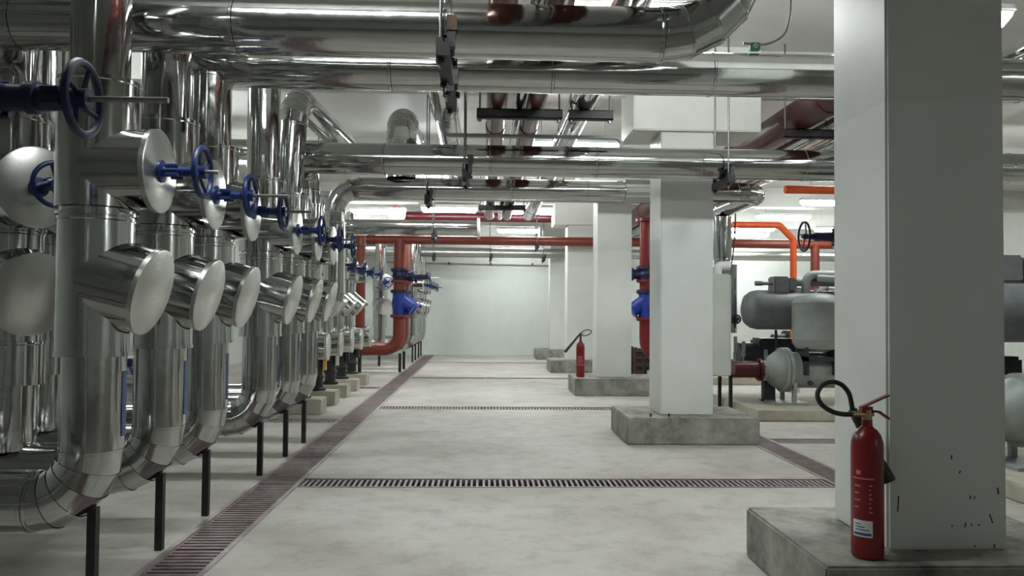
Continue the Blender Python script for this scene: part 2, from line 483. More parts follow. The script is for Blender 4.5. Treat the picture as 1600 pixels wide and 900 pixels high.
# ------------------------------------------------------------------ floor drains
def grate(label, group, L, W, pitch, slot, separate, mat, along_y=True):
    t = thing('drain_grate', label, 'grate', (0,0,0), 0, group)
    mb = MB(); e = 0.012
    mb.box((0, 0, -0.03), (L, e, 0.0)); mb.box((0, W-e, -0.03), (L, W, 0.0))
    mb.build('side_rail', mat, t)
    n = int(round(L/pitch)); bw = pitch - slot
    one = MB().box((-bw/2, e, -0.012), (bw/2, W-e, 0.0)).mesh('bar', mat)
    if separate:
        for k in range(n):
            o = link('bar', one, t); o.location = ((k+0.5)*L/n, 0, 0)
    else:
        mb = MB()
        for k in range(n): mb.box(((k+0.5)*L/n-bw/2, e, -0.012), ((k+0.5)*L/n+bw/2, W-e, 0.0))
        mb.build('bars', mat, t)
    return t
def drain(x0, x1, y0, y1, along, panel, pitch, slot, near, lab, grp, mat, flab):
    """near = coordinate up to which the bars are parts of their own"""
    f = link('drain_edging', None, fl_o); f.location = (x0, y0, 0)
    W = x1-x0; Ly = y1-y0; FR = 0.032 if along == 'y' else 0.02
    if along == 'y':
        for a in (0, W-FR): MB().box((a, 0, -0.05), (a+FR, Ly, 0.006)).build('edge_angle', 'grate_frame', f)
    else:
        for a in (0, Ly-FR): MB().box((0, a, -0.05), (W, a+FR, 0.006)).build('edge_angle', 'grate_frame', f)
    L = Ly if along == 'y' else W
    n = max(1, int(round(L/panel))); pl = L/n
    w_ = (W if along == 'y' else Ly) - 2*FR - 0.004
    src = {}
    for k in range(n):
        s0 = k*pl; sep = (y0+s0 if along == 'y' else x0+s0-100) < near
        if sep not in src:
            src[sep] = grate(lab, grp, pl-0.008, w_, pitch, slot, sep, mat); o = src[sep]
        else: o = copy_tree(src[sep])
        dz = random.uniform(-0.003, 0.002)
        if along == 'y':
            o.location = (x1-FR-0.002, y0+s0+0.004, dz); o.rotation_euler = (0, 0, math.pi/2)
        else:
            o.location = (x0+s0+0.004, y0+FR+0.002, dz)
drain(*T_LONG, 2.4, 24.6, 'y', 0.58, 0.058, 0.022, 9.0, 'rusty brown slotted grate panel in the long drain beside the silver risers', 'grates of the long drain by the risers', 'grate', 'steel edging of the long floor drain beside the silver risers')
drain(*T_RIGHT, 2.4, 24.6, 'y', 0.58, 0.058, 0.022, 0, 'rusty slotted grate panel in the drain between pillars and chillers', 'grates of the drain by the chillers', 'grate', 'steel edging of the floor drain between pillars and chillers')
cl = ['crossing between scuffed pillar and cabinet pillar', 'crossing just past the cabinet pillar', 'crossing past the small extinguisher', 'crossing close to the end wall']
for k, (y0, y1) in enumerate(XROWS):
    drain(T_LONG[1], T_RIGHT[0], y0, y1, 'x', 1.44, 0.0446, 0.027, 0 if k == 0 else -999, 'pale slotted grate panel of the drain ' + cl[k], 'grates of the drain ' + cl[k], 'grate_cross', 'steel edging of the drain ' + cl[k])
drain(T_RIGHT[1], 8.0, 8.5, 8.8, 'x', 1.2, 0.0446, 0.027, -999, 'slotted grate panel in the drain in front of the chiller plinth', 'grates in front of the chiller plinth', 'grate_cross', 'steel edging of the drain in front of the chiller plinth')
drain(-2.75, T_LONG[0], 9.95, 10.25, 'x', 0.94, 0.0446, 0.027, -999, 'slotted drain grate beside the concrete pump blocks, on the riser side', 'grates on the riser side', 'grate_cross', 'steel edging of the short drain before the concrete pump blocks')
drain(-2.75, T_LONG[0], 14.2, 14.5, 'x', 0.94, 0.0446, 0.027, -999, 'slotted drain grate between the last pump blocks on the riser side', 'grates on the riser side', 'grate_cross', 'steel edging of the short drain between the last pump blocks')

# ------------------------------------------------------------------ silver risers along the long drain
RX = -1.87
def riser(label, y, top, stem=0.05, x=RX, phi=0.0, wheel='blue', Rw=0.13, low=-2.6, foot=True, group='silver risers along the long drain', drums=True, rs=1.0):
    """base at the floor under the vertical axis; top = list of points after (0,0,2.49)"""
    t = thing('pipe_riser', label, 'pipe riser', (x, y, 0), 0, group)
    if foot:
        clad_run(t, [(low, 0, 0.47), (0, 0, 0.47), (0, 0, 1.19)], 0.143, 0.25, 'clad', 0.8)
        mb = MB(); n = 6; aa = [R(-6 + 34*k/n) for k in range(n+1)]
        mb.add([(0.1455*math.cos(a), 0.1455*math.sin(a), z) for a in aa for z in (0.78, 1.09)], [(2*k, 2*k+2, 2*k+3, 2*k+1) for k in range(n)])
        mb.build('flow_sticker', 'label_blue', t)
        MB().box((-0.006, -0.021, 0.0), (0.036, 0.021, 0.44)).build('support_post', 'black', t)
    section(t, (0,0,1.17), (0,0,1), 0.172, 0.66)
    collar(t, (0,0,1.165), (0,0,1), 0.176, 0.02)
    collar(t, (0,0,1.835), (0,0,1), 0.182, 0.014); collar(t, (0,0,1.872), (0,0,1), 0.186, 0.014)
    section(t, (0,0,1.83), (0,0,1), 0.165, 0.06)
    section(t, (0,0,1.885), (0,0,1), 0.187, 0.60)
    collar(t, (0,0,2.475), (0,0,1), 0.190, 0.012)
    mb = MB(); mb.lathe((0,0,2.484), (0,0,1), [(0.187, 0), (0.130, 0.006)], 40); mb.build('shoulder_cap', 'clad_cap', t)
    c, s_ = math.cos(phi), math.sin(phi); th = R(15)
    d = V((c*math.cos(th), s_*math.cos(th), -math.sin(th)))
    d2 = V((c, s_, 0))
    if low > -2.5 and foot: end_cap(t, (low,0,0.47), (-1,0,0), 0.143)
    if drums:
        drum(t, V((0,0,1.545)), d, 0.208*rs, 0.285*rs, 'strainer_drum', vee=0.85)
        drum(t, V((0,0,2.06)), d2, 0.198*rs, 0.295*rs, 'valve_drum', vee=0.85)
        valve_top(t, V((0,0,2.06)) + d2*0.295*rs, d2, 0.20, Rw, stem, wheel)
    else:
        mb = MB(); mb.lathe((0,0,2.08), d2, [(0.09,0.1),(0.09,0.2),(0.055,0.22),(0.045,0.3),(0.04,0.52)], 20, False, True)
        flange(mb, (0.20,0,2.08), d2, 0.075, 0.05, 6); flange(mb, (0.27,0,2.08), d2, 0.07, 0.03, 6); mb.build('bonnet', 'blue_dark', t)
        valve_top(t, V((0.40,0,2.08)), d2, 0.15, Rw, stem, wheel)
    clad_run(t, [(0,0,2.48)] + top, 0.135, 0.25, 'clad', 0.9)
    return t
up_left = [(0,0,3.55), (-3.5,0,3.55)]
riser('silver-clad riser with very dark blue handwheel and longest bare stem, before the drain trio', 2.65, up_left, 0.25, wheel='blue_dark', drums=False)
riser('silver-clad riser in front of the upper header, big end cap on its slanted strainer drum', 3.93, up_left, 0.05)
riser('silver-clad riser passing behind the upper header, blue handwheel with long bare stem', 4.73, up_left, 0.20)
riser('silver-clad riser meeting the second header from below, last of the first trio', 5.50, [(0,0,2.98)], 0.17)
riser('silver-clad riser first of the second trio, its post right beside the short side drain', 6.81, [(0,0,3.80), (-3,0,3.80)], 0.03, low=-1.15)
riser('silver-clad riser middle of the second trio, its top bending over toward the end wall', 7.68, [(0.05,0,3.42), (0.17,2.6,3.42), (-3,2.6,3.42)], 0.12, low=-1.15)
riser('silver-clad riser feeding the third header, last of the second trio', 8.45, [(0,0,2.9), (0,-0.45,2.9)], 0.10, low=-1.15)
t = thing('pipe_riser', 'silver-clad riser curving over into the fourth header beside the pump blocks', 'pipe riser', (RX, 10.1, 0), 0, 'silver risers along the long drain')
clad_run(t, [(-2.5,0,1.35), (0,0,1.35), (0,0,2.5)], 0.135, 0.25)
ew = ['silver-clad riser right behind the red-brown pair, before the end wall', 'silver-clad riser second past the red-brown pair', 'silver-clad riser second from the end wall', 'silver-clad riser closest to the end wall']
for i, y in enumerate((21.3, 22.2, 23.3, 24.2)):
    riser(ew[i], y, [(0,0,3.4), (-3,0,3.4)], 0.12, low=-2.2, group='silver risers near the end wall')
# second row, standing on the low pipes, with valves turned aside
lr = [(-2.74, 4.73, 'thick silver-clad riser of the back row with a turned blue handwheel and round drum end', 1.12),
      (-2.95, 5.50, 'silver-clad back-row riser standing on the low pipe of the first trio', 1.0),
      (-3.55, 6.15, 'silver-clad back-row riser farthest from the drain behind the first trio', 1.0),
      (-3.30, 8.80, 'silver-clad back-row riser standing behind the second trio', 1.0),
      (-2.55, 19.9, 'silver-clad riser with a pale round drum end just behind the red-brown risers', 1.0)]
for i, (x, y, lab, rs) in enumerate(lr):
    t = riser(lab, y, [(0,0,3.45), (-1.9,0,3.45)], 0.03, x=x, phi=R(-38 if i < 4 else -60), low=-1.5, foot=False, group='silver risers of the back row', rs=rs)
    section(t, (0,0,0.95), (0,0,1), 0.172*rs, 0.25)
    section(t, (0,0,0.58), (0,0,1), 0.145*rs, 0.40)
    if i > 1:
        clad_run(t, [(-1.2,0,0.52), (0,0,0.52), (0,0,0.65)], 0.143, 0.12)
        MB().box((-0.03,-0.03,0.0), (0.03,0.03,0.42)).build('support_post', 'black', t)

# blue pumps behind the risers
def pump(loc, rz, label):
    t = thing('pump', label, 'pump', loc, rz, 'blue pumps behind the risers')
    bbox(MB(), (-0.35,-0.55,0), (0.35,0.65,0.18), 0.01).build('concrete_base', 'concrete_pale', t)
    bbox(MB(), (-0.22,-0.45,0.18), (0.22,0.6,0.22), 0.008).build('base_plate', 'blue_dark', t)
    mb = MB(); mb.lathe((0,-0.38,0.50), (0,1,0), [(0.10,-0.10),(0.13,-0.08),(0.13,-0.02),(0.25,0),(0.27,0.04),(0.27,0.15),(0.24,0.2),(0.12,0.24),(0.10,0.34)], 28, True, True)
    mb.cyl((0.12,-0.28,0.5), (0.12,-0.28,0.86), 0.09, 18); flange(mb, (0.12,-0.28,0.86), (0,0,1), 0.14)
    mb.build('volute', 'blue', t)
    mb = MB(); mb.cyl((0,-0.05,0.5), (0,0.12,0.5), 0.06, 16); mb.build('coupling', 'steel_dark', t)
    mb = MB(); mb.lathe((0,0.12,0.5), (0,1,0), [(0.12,0),(0.17,0.02),(0.17,0.42),(0.14,0.46),(0.14,0.52)], 24, True, True)
    for k in range(16):
        a = 2*math.pi*k/16; M = Matrix.Translation((0,0.12,0.5)) @ Matrix.Rotation(a, 4, 'Y')
        mb.box((0.16,0.04,-0.005), (0.195,0.40,0.005), M)
    mb.box((-0.14,0.16,0.22), (0.14,0.36,0.36)); mb.box((-0.07,0.2,0.66), (0.07,0.34,0.75))
    mb.build('motor', 'blue_dark', t)
    return t
pump((-3.92, 7.1, 0), 0, 'blue pump half hidden behind the first risers, by the back row')
pump((-4.45, 10.0, 0), 0, 'blue pump glimpsed between the first and second riser of the trio')

# ------------------------------------------------------------------ headers overhead
def header(label, pts, r=0.145, br=0.3, mat='clad', loc=None, sec=1.05, name='pipe_header', cat='pipe', group=None):
    o = V(loc or pts[0]); t = thing(name, label, cat, o, 0, group)
    clad_run(t, [V(p)-o for p in pts], r, br, mat, sec)
    return t
header('thick silver-clad header crossing overhead, turning up in a segmented elbow', [(-4.8,4.36,2.93), (1.41,4.36,2.93), (1.41,4.36,4.28)], 0.148, 0.44)
h2 = header('silver-clad header just below the thick one, running behind the scuffed pillar', [(-2.52,5.5,3.71), (-1.87,5.5,3.06), (4.1,5.5,3.06), (4.1,5.5,4.28)], 0.150, 0.30)
header('silver-clad header in front of the cabinet pillar, hung on long rods', [(-2.05,8.0,2.9), (7.5,8.0,2.9)], 0.155, 0.3)
h4 = header('silver-clad header behind the cabinet pillar with a curved end', [(RX,10.1,2.5), (RX,10.1,2.93), (3.55,10.1,2.93), (3.55,13.0,2.93)], 0.128, 0.3)
collar(h4, (1.78-RX,0,0.43), (1,0,0), 0.15, 0.55, 'wide_collar')
h5 = header('short silver-clad header ending in a pale flange above the red-brown pipes', [(-3.6,14.5,2.88), (-0.12,14.5,2.88)], 0.14, 0.3)
mb = MB(); mb.lathe((3.48,0,0), (1,0,0), [(0.12,0),(0.19,0.0),(0.19,0.05),(0.12,0.05)], 32, True, True); mb.build('end_flange', 'white_plastic', h5)
header('dull silver-clad pipe running along the far end wall', [(-5.5,22.6,3.02), (12.0,22.6,3.02)], 0.14, 0.3, 'clad_dull', sec=1.75)
t = header('silver-clad branch rising from the fourth header and bending back under the ceiling', [(-1.05,10.1,3.05), (-1.05,10.1,3.80), (-1.05,13.0,3.80)], 0.19, 0.26, sec=0.9)

# pipes running away from the camera under the ceiling
def lengthwise(label, x, r, mat, y0=-4.0, y1=17.5, z=None, group=None):
    z = 3.37 + r if z is None else z
    if mat == 'clad':
        return header(label, [(x,y0,z), (x,y1,z)], r, 0.3, 'clad', sec=1.2, name='ceiling_pipe', group=group)
    t = thing('ceiling_pipe', label, 'pipe', (x,y0,z), 0, group)
    L = y1-y0
    MB().cyl((0,0,0), (0,L,0), r, 28).build('pipe', mat, t)
    for k in range(4):
        mb = MB(); mb.cyl((0, L*(0.10+0.25*k), 0), (0, L*(0.10+0.25*k)+0.1, 0), r+0.008, 28); mb.build('coupling', mat, t)
    return t
lengthwise('pipe with brown-red reflections in its colour, under the ceiling, on the black trapeze end', 0.12, 0.105, 'brown_pipe')  # silver pipe; its red-brown reflection is put into the base colour
lengthwise('thin silver pipe under the ceiling between the brown and maroon ones', 0.34, 0.05, 'clad')
lengthwise('maroon pipe under the ceiling lying on the middle of the black trapeze', 0.50, 0.10, 'brown_pipe')
lengthwise('fat silver-clad pipe under the ceiling lying beside the maroon one', 0.98, 0.135, 'clad')
lengthwise('silver-clad pipe under the ceiling next to the rods of the third header', -0.42, 0.14, 'clad', 6.0, 13.0)
lengthwise('maroon pipe under the ceiling beyond the cabinet pillar, above the chillers', 3.42, 0.17, 'maroon', 5.9, 24.0)
lengthwise('thick silver-clad pipe under the ceiling beside the maroon one above the chillers', 3.90, 0.14, 'clad', 6.3, 24.0)
lengthwise('thin silver-clad pipe under the ceiling outermost above the chillers', 4.28, 0.10, 'clad', 5.9, 24.0)

# trapezes
def trapeze(label, x0, x1, y, z=3.37, double=False):
    t = thing('pipe_trapeze', label, 'pipe hanger', (x0, y, z), 0, 'black trapeze hangers')
    W = x1-x0
    mb = MB(); mb.box((0,-0.045,-0.09), (W,-0.037,-0.0)); mb.box((0,-0.045,-0.008), (W,0.045,0.0)); mb.box((0,-0.045,-0.09), (W,0.045,-0.082))
    mb.build('channel', 'black', t)
    if double:
        mb = MB(); mb.box((0,-0.045,0.34), (W,0.045,0.42)); mb.build('upper_channel', 'black', t)
    for x in (0.03, W-0.03):
        mb = MB(); mb.cyl((x,0,-0.12), (x,0,ZC-z), 0.009, 8); mb.cyl((x,0,-0.12), (x,0,-0.09), 0.02, 6); mb.build('rod', 'rod', t)
    return t
trapeze('black trapeze under the brown-red and maroon ceiling pipes', -0.08, 0.76, 7.8)
trapeze('shorter black trapeze under the fat silver ceiling pipe', 0.82, 1.26, 7.8)
trapeze('double black trapeze far along the ceiling pipes, near the maroon cross pipe', -0.1, 0.78, 15.0, double=True)
trapeze('black trapeze carrying the maroon and silver pipes above the chillers', 3.2, 4.6, 8.45)

# hangers
def hanger(label, x, y, z, r, wood=True):
    t = thing('pipe_hanger', label, 'pipe hanger', (x, y, z), 0, 'rod hangers of the headers')
    w2 = 0.035
    mb = MB(); mb.box((-w2,-r-0.13,-r-0.075), (w2,r+0.13,-r-0.004)); mb.build('channel', 'black', t)
    for sg in (-1, 1):
        yy = sg*(r+0.075)
        mb = MB(); mb.cyl((-0.015,yy,-r-0.13), (-0.015,yy,ZC-z), 0.009, 8); mb.build('rod', 'rod', t)
        for z0, z1 in ((-r-0.10, -r-0.075), (-r-0.004, -r+0.03)): MB().cyl((-0.015,yy,z0), (-0.015,yy,z1), 0.024, 6).build('nut', 'black', t)
        pts = [(0.04, sg*(r+0.014)*math.cos(a), -(r+0.014)*math.sin(a)) for a in [R(8+10*k) for k in range(7)]]
        mb = MB(); mb.tube(pts, 0.013, 8); mb.box((0.02,sg*(r+0.02)-0.02,-r), (0.06,sg*(r+0.02)+0.02,-0.35*r)); mb.build('clip', 'steel_dark', t)
    if wood:
        mb = MB(); mb.box((0.015,-r-0.045,-0.06), (0.07,-r+0.03,0.02)); mb.build('wood_packing', 'wood', t)
    return t
hanger('clamp hanger with brown wood packing on the thick upper header', -0.22, 4.36, 2.93, 0.148)
hanger('dark clamp hanger on the second header just below the upper clamp', -0.24, 5.5, 3.06, 0.150, False)
hanger('clamp hanger with brown packing on the third header before the silver ceiling pipe', -0.18, 8.0, 2.9, 0.155)
hanger('clamp hanger on the third header right of the cabinet pillar face', 2.42, 8.0, 2.9, 0.155, False)
hanger('small clamp hanger on the fourth header below the third one', -0.70, 10.1, 2.93, 0.128, False)
hanger('small clamp hanger on the red-brown cross pipe over the aisle', 1.20, 17.95, 2.96, 0.10, False)
hanger('small clamp hanger on the short header with the pale flange', -0.9, 14.5, 2.88, 0.14, False)
hanger('small clamp hanger on the dull wall pipe above the risers', -1.4, 22.6, 3.02, 0.14, False)
hanger('small clamp hanger on the dull wall pipe over the middle of the aisle', 0.2, 22.6, 3.02, 0.14, False)
hanger('small clamp hanger on the dull wall pipe beside the last pillar', 1.7, 22.6, 3.02, 0.14, False)

# ------------------------------------------------------------------ red-brown risers and cross pipes
def red_riser(label, loc, flip, mat, top, cap=False, low=-1.6):
    t = thing('red_riser', label, 'pipe riser', loc, math.pi if flip else 0, 'red painted risers')
    r = 0.135
    bare_run([(low,0,0.50), (0,0,0.50), (0,0,1.24)], r, 0.34).build('lower_bend', mat, t)
    for zf in (1.25, 1.80, 2.02, 2.28):
        mb = MB(); flange(mb, (0,0,zf), (0,0,1), 0.20, 0.05, 10); mb.build('flange', mat if zf in (1.25, 2.02) else 'blue_dark', t)
    mb = MB(); mb.lathe((0,0,1.28), (0,0,1), [(0.15,0),(0.15,0.1),(0.175,0.25),(0.15,0.40),(0.15,0.5)], 28)
    d = V((math.cos(R(35)), 0, -math.sin(R(35))))
    mb.lathe((0,0,1.62), d, [(0.15,0.0),(0.14,0.32),(0.17,0.33),(0.17,0.37)], 26, False, True)
    mb.build('y_strainer', 'blue_bright', t)
    mb = MB(); mb.cyl((0,0,1.8), (0,0,2.02), 0.135, 24); mb.build('spool', mat, t)
    mb = MB(); mb.lathe((0,0,2.04), (0,0,1), [(0.15,0),(0.15,0.05),(0.17,0.11),(0.15,0.17),(0.15,0.22)], 26)
    mb.lathe((0,0,2.15), (1,0,0), [(0.10,0.05),(0.10,0.26),(0.13,0.27),(0.13,0.31),(0.06,0.33),(0.04,0.5)], 20, False, True)
    mb.build('gate_valve', 'blue_dark', t)
    valve_top(t, V((0.48,0,2.15)), (1,0,0), 0.13, 0.14, 0.2, 'blue_dark')
    mb = bare_run([(0,0,2.28)] + top, r, 0.25); mb.build('upper_pipe', mat, t)
    if cap:
        mb = MB(); z = top[-1][2]; flange(mb, (0,0,z), (0,0,1), 0.22, 0.06, 12); mb.build('top_flange', 'red_paint', t)
    MB().box((0.0,-0.03,0.0), (0.06,0.03,0.42)).build('support_post', 'black', t)
    return t
red_riser('red-brown pipe riser with a blue strainer, first of its pair by the drain', (RX, 17.95, 0), False, 'red_brown', [(0,0,2.96)])
red_riser('red-brown pipe riser right behind its twin, toward the end wall', (RX, 18.85, 0), False, 'red_brown', [(0,0,2.6), (0,0,3.3)])
red_riser('dark red riser with bright blue valves seen between two white pillars', (3.30, 16.1, 0), True, 'red_paint', [(0,0,3.25)], True, -0.8)
t = thing('red_cross_pipe', 'red-brown pipe crossing the aisle over the red riser to the far right', 'pipe', (-3.0, 17.95, 2.96))
MB().cyl((0,0,0), (13.5,0,0), 0.10, 24).build('pipe', 'red_brown', t)
for x in (0.4, 6.0, 10.2):
    mb = MB(); mb.cyl((x,0,0), (x+0.18,0,0), 0.115, 24); mb.build('coupling', 'red_brown', t)
bare_run([(10.55,0,0), (10.55,0,-2.0)], 0.10, 0.2).build('drop_pipe', 'red_brown', t)
t = thing('maroon_cross_pipe', 'maroon pipe crossing high over the aisle with a round blind end', 'pipe', (-2.1, 19.6, 3.68))
MB().cyl((0,0,0), (8.0,0,0), 0.115, 24).build('pipe', 'maroon', t)
mb = MB(); flange(mb, (0,-0.28,0), (0,1,0), 0.22, 0.05, 10); mb.cyl((0,-0.26,0), (0,0.5,0), 0.17, 24); mb.build('blind_end', 'red_brown', t)
t = thing('red_drop_pipe', 'thin red-brown vertical pipe behind the pump blocks beside the riser', 'pipe', (-2.62, 17.2, 0))
bare_run([(0,0,0.9), (0,0,2.95)], 0.10, 0.2).build('pipe', 'red_brown', t)
mb = MB(); flange(mb, (0,0,1.0), (0,0,1), 0.16); flange(mb, (0,0,1.5), (0,0,1), 0.16); mb.build('flange', 'red_brown', t)
MB().cyl((0,0,0.0), (0,0,0.92), 0.04, 12).build('support_post', 'black', t)
t = thing('orange_pipe', 'bright orange pipe bending down behind the grey chiller tank', 'pipe', (5.5, 14.0, 0))
bare_run([(-1.9,0,2.95), (-0.25,0,2.95), (0,0,2.70), (0,0,0.3)], 0.058, 0.06).build('pipe', 'orange', t)
MB().box((-0.08,-0.08,0), (0.08,0.08,0.3)).build('foot', 'concrete_pale', t)
t = thing('orange_pipe', 'short bright orange pipe high up beside the scuffed pillar', 'pipe', (4.05, 10.6, 3.06))
bare_run([(0,0,0), (2.2,0,0), (2.2,0,1.24)], 0.055, 0.12).build('pipe', 'orange', t)

# ------------------------------------------------------------------ pump units on concrete blocks beside the drain
for i, y in enumerate((10.9, 11.9, 12.9, 13.9, 15.0)):
    lab = ['silver pump line on a concrete block next to the curved header riser', 'silver pump line on the second concrete block, yellow tag below its drum', 'silver pump line on the middle concrete block of the row',
           'silver pump line on the fourth concrete block of the row', 'silver pump line on the concrete block closest to the red-brown risers'][i]
    t = thing('pump_line', lab, 'pump line', (-2.45, y, 0), 0, 'silver pump lines on concrete blocks')
    bbox(MB(), (-0.25,-0.2,0), (0.32,0.2,0.2), 0.01).build('concrete_block', 'concrete_pale', t)
    mb = MB(); mb.lathe((0.02,0,0.2), (0,0,1), [(0.13,0),(0.13,0.03),(0.09,0.05),(0.085,0.14),(0.11,0.2),(0.085,0.26),(0.085,0.42),(0.11,0.46),(0.11,0.52)], 20, True, True)
    mb.build('rubber_mount', 'rubber', t)
    MB().box((0.12,-0.09,0.50), (0.16,0.0,0.70)).build('tag', ['red_paint', 'yellow', 'label_white', 'black', 'black'][i], t)
    drum(t, (-0.55,0,0.88), (1,0,0), 0.175, 0.92, 'suction_drum')
    section(t, (-0.08,0,0.9), (0,0,1), 0.13, 0.50)
    section(t, (-0.08,0,1.40), (0,0,1), 0.155, 0.45)
    section(t, (-0.08,0,1.85), (0,0,1), 0.165, 0.50)
    section(t, (-0.08,0,2.35), (0,0,1), 0.11, 0.85)
    d = V((math.cos(R(40)),0,-math.sin(R(40))))
    drum(t, V((-0.08,0,1.62)), d, 0.17, 0.34, 'strainer_drum')
    drum(t, V((-0.08,0,2.05)), (1,0,0), 0.165, 0.36, 'valve_drum')
    valve_top(t, V((0.28,0,2.05)), (1,0,0), 0.26, 0.13, 0.04 + 0.05*(i % 2), 'blue')

# ------------------------------------------------------------------ chillers
def chiller(label, loc, lead):
    """origin: floor under the left end of the lower vessel"""
    t = thing('chiller', label, 'chiller', loc, 0, 'grey-green chillers')
    zf = 0.14
    mb = MB(); mb.lathe((0.22,0,0.60), (1,0,0), [(0.25,0),(0.25,2.9)], 32, True, True); mb.build('lower_vessel', 'chiller', t)
    mb = MB(); mb.lathe((-0.10,0,0.60), (1,0,0), [(0.10,-0.04),(0.12,-0.03),(0.13,0.03),(0.20,0.08),(0.255,0.16),(0.27,0.22)], 32, True, True)
    flange(mb, (0.15,0,0.60), (1,0,0), 0.31, 0.05, 18); flange(mb, (0.21,0,0.60), (1,0,0), 0.31, 0.05, 18)
    mb.build('water_box', 'chiller', t)
    for x in (0.22, 2.6):
        mb = MB(); mb.box((x,-0.25,zf), (x+0.05,-0.19,0.42)); mb.box((x,0.19,zf), (x+0.05,0.25,0.42)); mb.box((x,-0.27,0.36), (x+0.05,0.27,0.44)); mb.box((x-0.28,-0.3,zf), (x+0.2,0.3,zf+0.03))
        mb.build('foot', 'chiller', t)
    mb = MB(); mb.lathe((-0.28,0.35,1.44), (1,0,0), [(0.0,-0.005),(0.12,0.0),(0.21,0.035),(0.265,0.11),(0.285,0.2),(0.285,1.9)], 36, False, True); mb.build('compressor', 'chiller_dark', t)
    mb = MB(); mb.lathe((0.58,-0.15,0.86), (0,0,1), [(0.0,0),(0.15,0.01),(0.27,0.05),(0.315,0.12),(0.32,0.16),(0.326,0.165),(0.326,0.18),(0.32,0.185),(0.32,0.66),(0.327,0.665),(0.327,0.68),(0.315,0.70),(0.26,0.77),(0.15,0.81),(0.0,0.82)], 36)
    o = mb.build('oil_tank', 'chiller', t)
    mb = MB(); mb.torus((0.58,-0.15,1.70), (1,0,0), 0.035, 0.01, 14, 6); mb.build('lifting_lug', 'chiller', o)
    mb = MB(); mb.box((0.36,-0.35,0.74), (0.80,0.05,0.80))
    for dx in (0.36, 0.76): mb.box((dx,-0.35,0.55), (dx+0.04,0.05,0.93))
    mb.build('tank_stand', 'machine_dark', t)
    bare_run([(0.60,0.25,1.55), (0.60,0.25,1.95), (1.9,0.25,1.95)], 0.062, 0.13).build('gas_pipe', 'chiller', t)
    bare_run([(0.75,0.2,1.90), (1.02,0.05,1.88), (1.10,0.0,1.35)], 0.05, 0.12).build('gas_pipe', 'chiller', t)
    mb = MB(); bbox(mb, (0.12,0.18,1.68), (0.34,0.46,1.92), 0.02); bbox(mb, (0.33,0.2,1.72), (0.46,0.44,1.90), 0.02); mb.cyl((-0.08,0.3,1.82), (0.14,0.3,1.82), 0.025, 12); mb.cyl((-0.12,0.3,1.82), (-0.02,0.3,1.82), 0.035, 8); mb.cyl((0.3,0.3,1.84), (1.2,0.3,1.84), 0.055, 16)
    mb.build('service_valve', 'chiller_dark', t)
    mb = MB(); bbox(mb, (0.02,0.5,0.55), (0.55,0.95,1.02), 0.03); mb.cyl((-0.25,0.7,0.75), (0.05,0.7,0.75), 0.2, 20); mb.cyl((0.22,0.4,0.86), (0.22,0.4,1.15), 0.02, 8)
    mb.build('control_box', 'machine_dark', t)
    mb = MB(); mb.box((-0.06,0.1,zf), (0.10,0.22,0.44)); mb.build('oil_pump', 'machine_dark', t)
    MB().cyl((0.45,-0.25,0.44), (0.45,-0.29,0.44), 0.035, 12).build('plug', 'steel_dark', t)
    mb = MB(); mb.cyl((0.95,-0.1,0.27), (0.95,-0.1,0.38), 0.06, 12); mb.cyl((0.95,-0.14,0.27), (0.95,-0.06,0.27), 0.07, 12); mb.build('drain_valve', 'machine_dark', t)
    bare_run([(-lead,0,0.60), (-0.12,0,0.60)], 0.115, 0.2).build('water_pipe', 'maroon', t)
    mb = MB(); flange(mb, (-0.16,0,0.60), (1,0,0), 0.16, 0.04, 8); mb.build('pipe_flange', 'maroon', t)
    return t
def pad(label, a, b):
    o = bbox(MB(), (0,0,0), (b[0]-a[0], b[1]-a[1], 0.14), 0.012).build('concrete_pad', 'concrete_pale'); o.location = (a[0], a[1], 0)
    return tag(o, label, 'concrete pad', 'chiller pads')
pad('low concrete pad under the chiller beyond the cabinet pillar', (3.55, 10.2), (8.2, 12.4))
pad('low concrete pad under the chiller beside the scuffed pillar', (4.0, 5.45), (8.2, 7.6))
pad('low concrete pad under the chiller farthest back', (3.55, 15.3), (8.2, 17.2))
chiller('grey-green chiller with upright oil tank seen between the cabinet and scuffed pillars', (4.04, 11.1, 0), 0.54)
chiller('grey-green chiller mostly hidden behind the scuffed pillar', (4.36, 6.6, 0), 0.18)
chiller('grey-green chiller farthest back, hidden behind the other', (6.4, 16.1, 0), 0.4)

# silver and maroon connection beside the chiller
t = thing('pipe_riser', 'silver-clad riser beside the grey cabinet feeding the chiller, on black posts', 'pipe riser', (3.50, 11.62, 0))
clad_run(t, [(0,0,0.95), (0,0,2.2)], 0.115, 0.25); clad_run(t, [(0.0,0,2.2), (0,0,2.80)], 0.14, 0.25)
section(t, (0.12,0,1.1), (0,0,1), 0.10, 1.0)
clad_run(t, [(0,0,1.0), (0,0,0.62), (0.5,0,0.62)], 0.09, 0.16)
for dx, dy in ((0.0, 0.1), (0.0, -0.42)):
    MB().box((dx-0.022,dy-0.022,0), (dx+0.022,dy+0.022,0.54)).build('support_post', 'black', t)
mb = MB(); mb.box((-0.05,-0.5,0.50), (0.4,0.2,0.53)); mb.build('support_rail', 'maroon', t)
for dx, h_ in ((0.17, 1.05), (0.29, 0.98), (0.62, 0.86)):
    mb = MB(); mb.cyl((dx,-0.1,0.60), (dx,-0.1,h_-0.2), 0.012, 8); mb.box((dx-0.022,-0.115,h_-0.22), (dx+0.022,-0.085,h_)); mb.build('thermometer', 'chiller', t)
handwheel(t, (0.18,-0.12,1.3), (0,-1,0), 0.07, 'steel_dark')

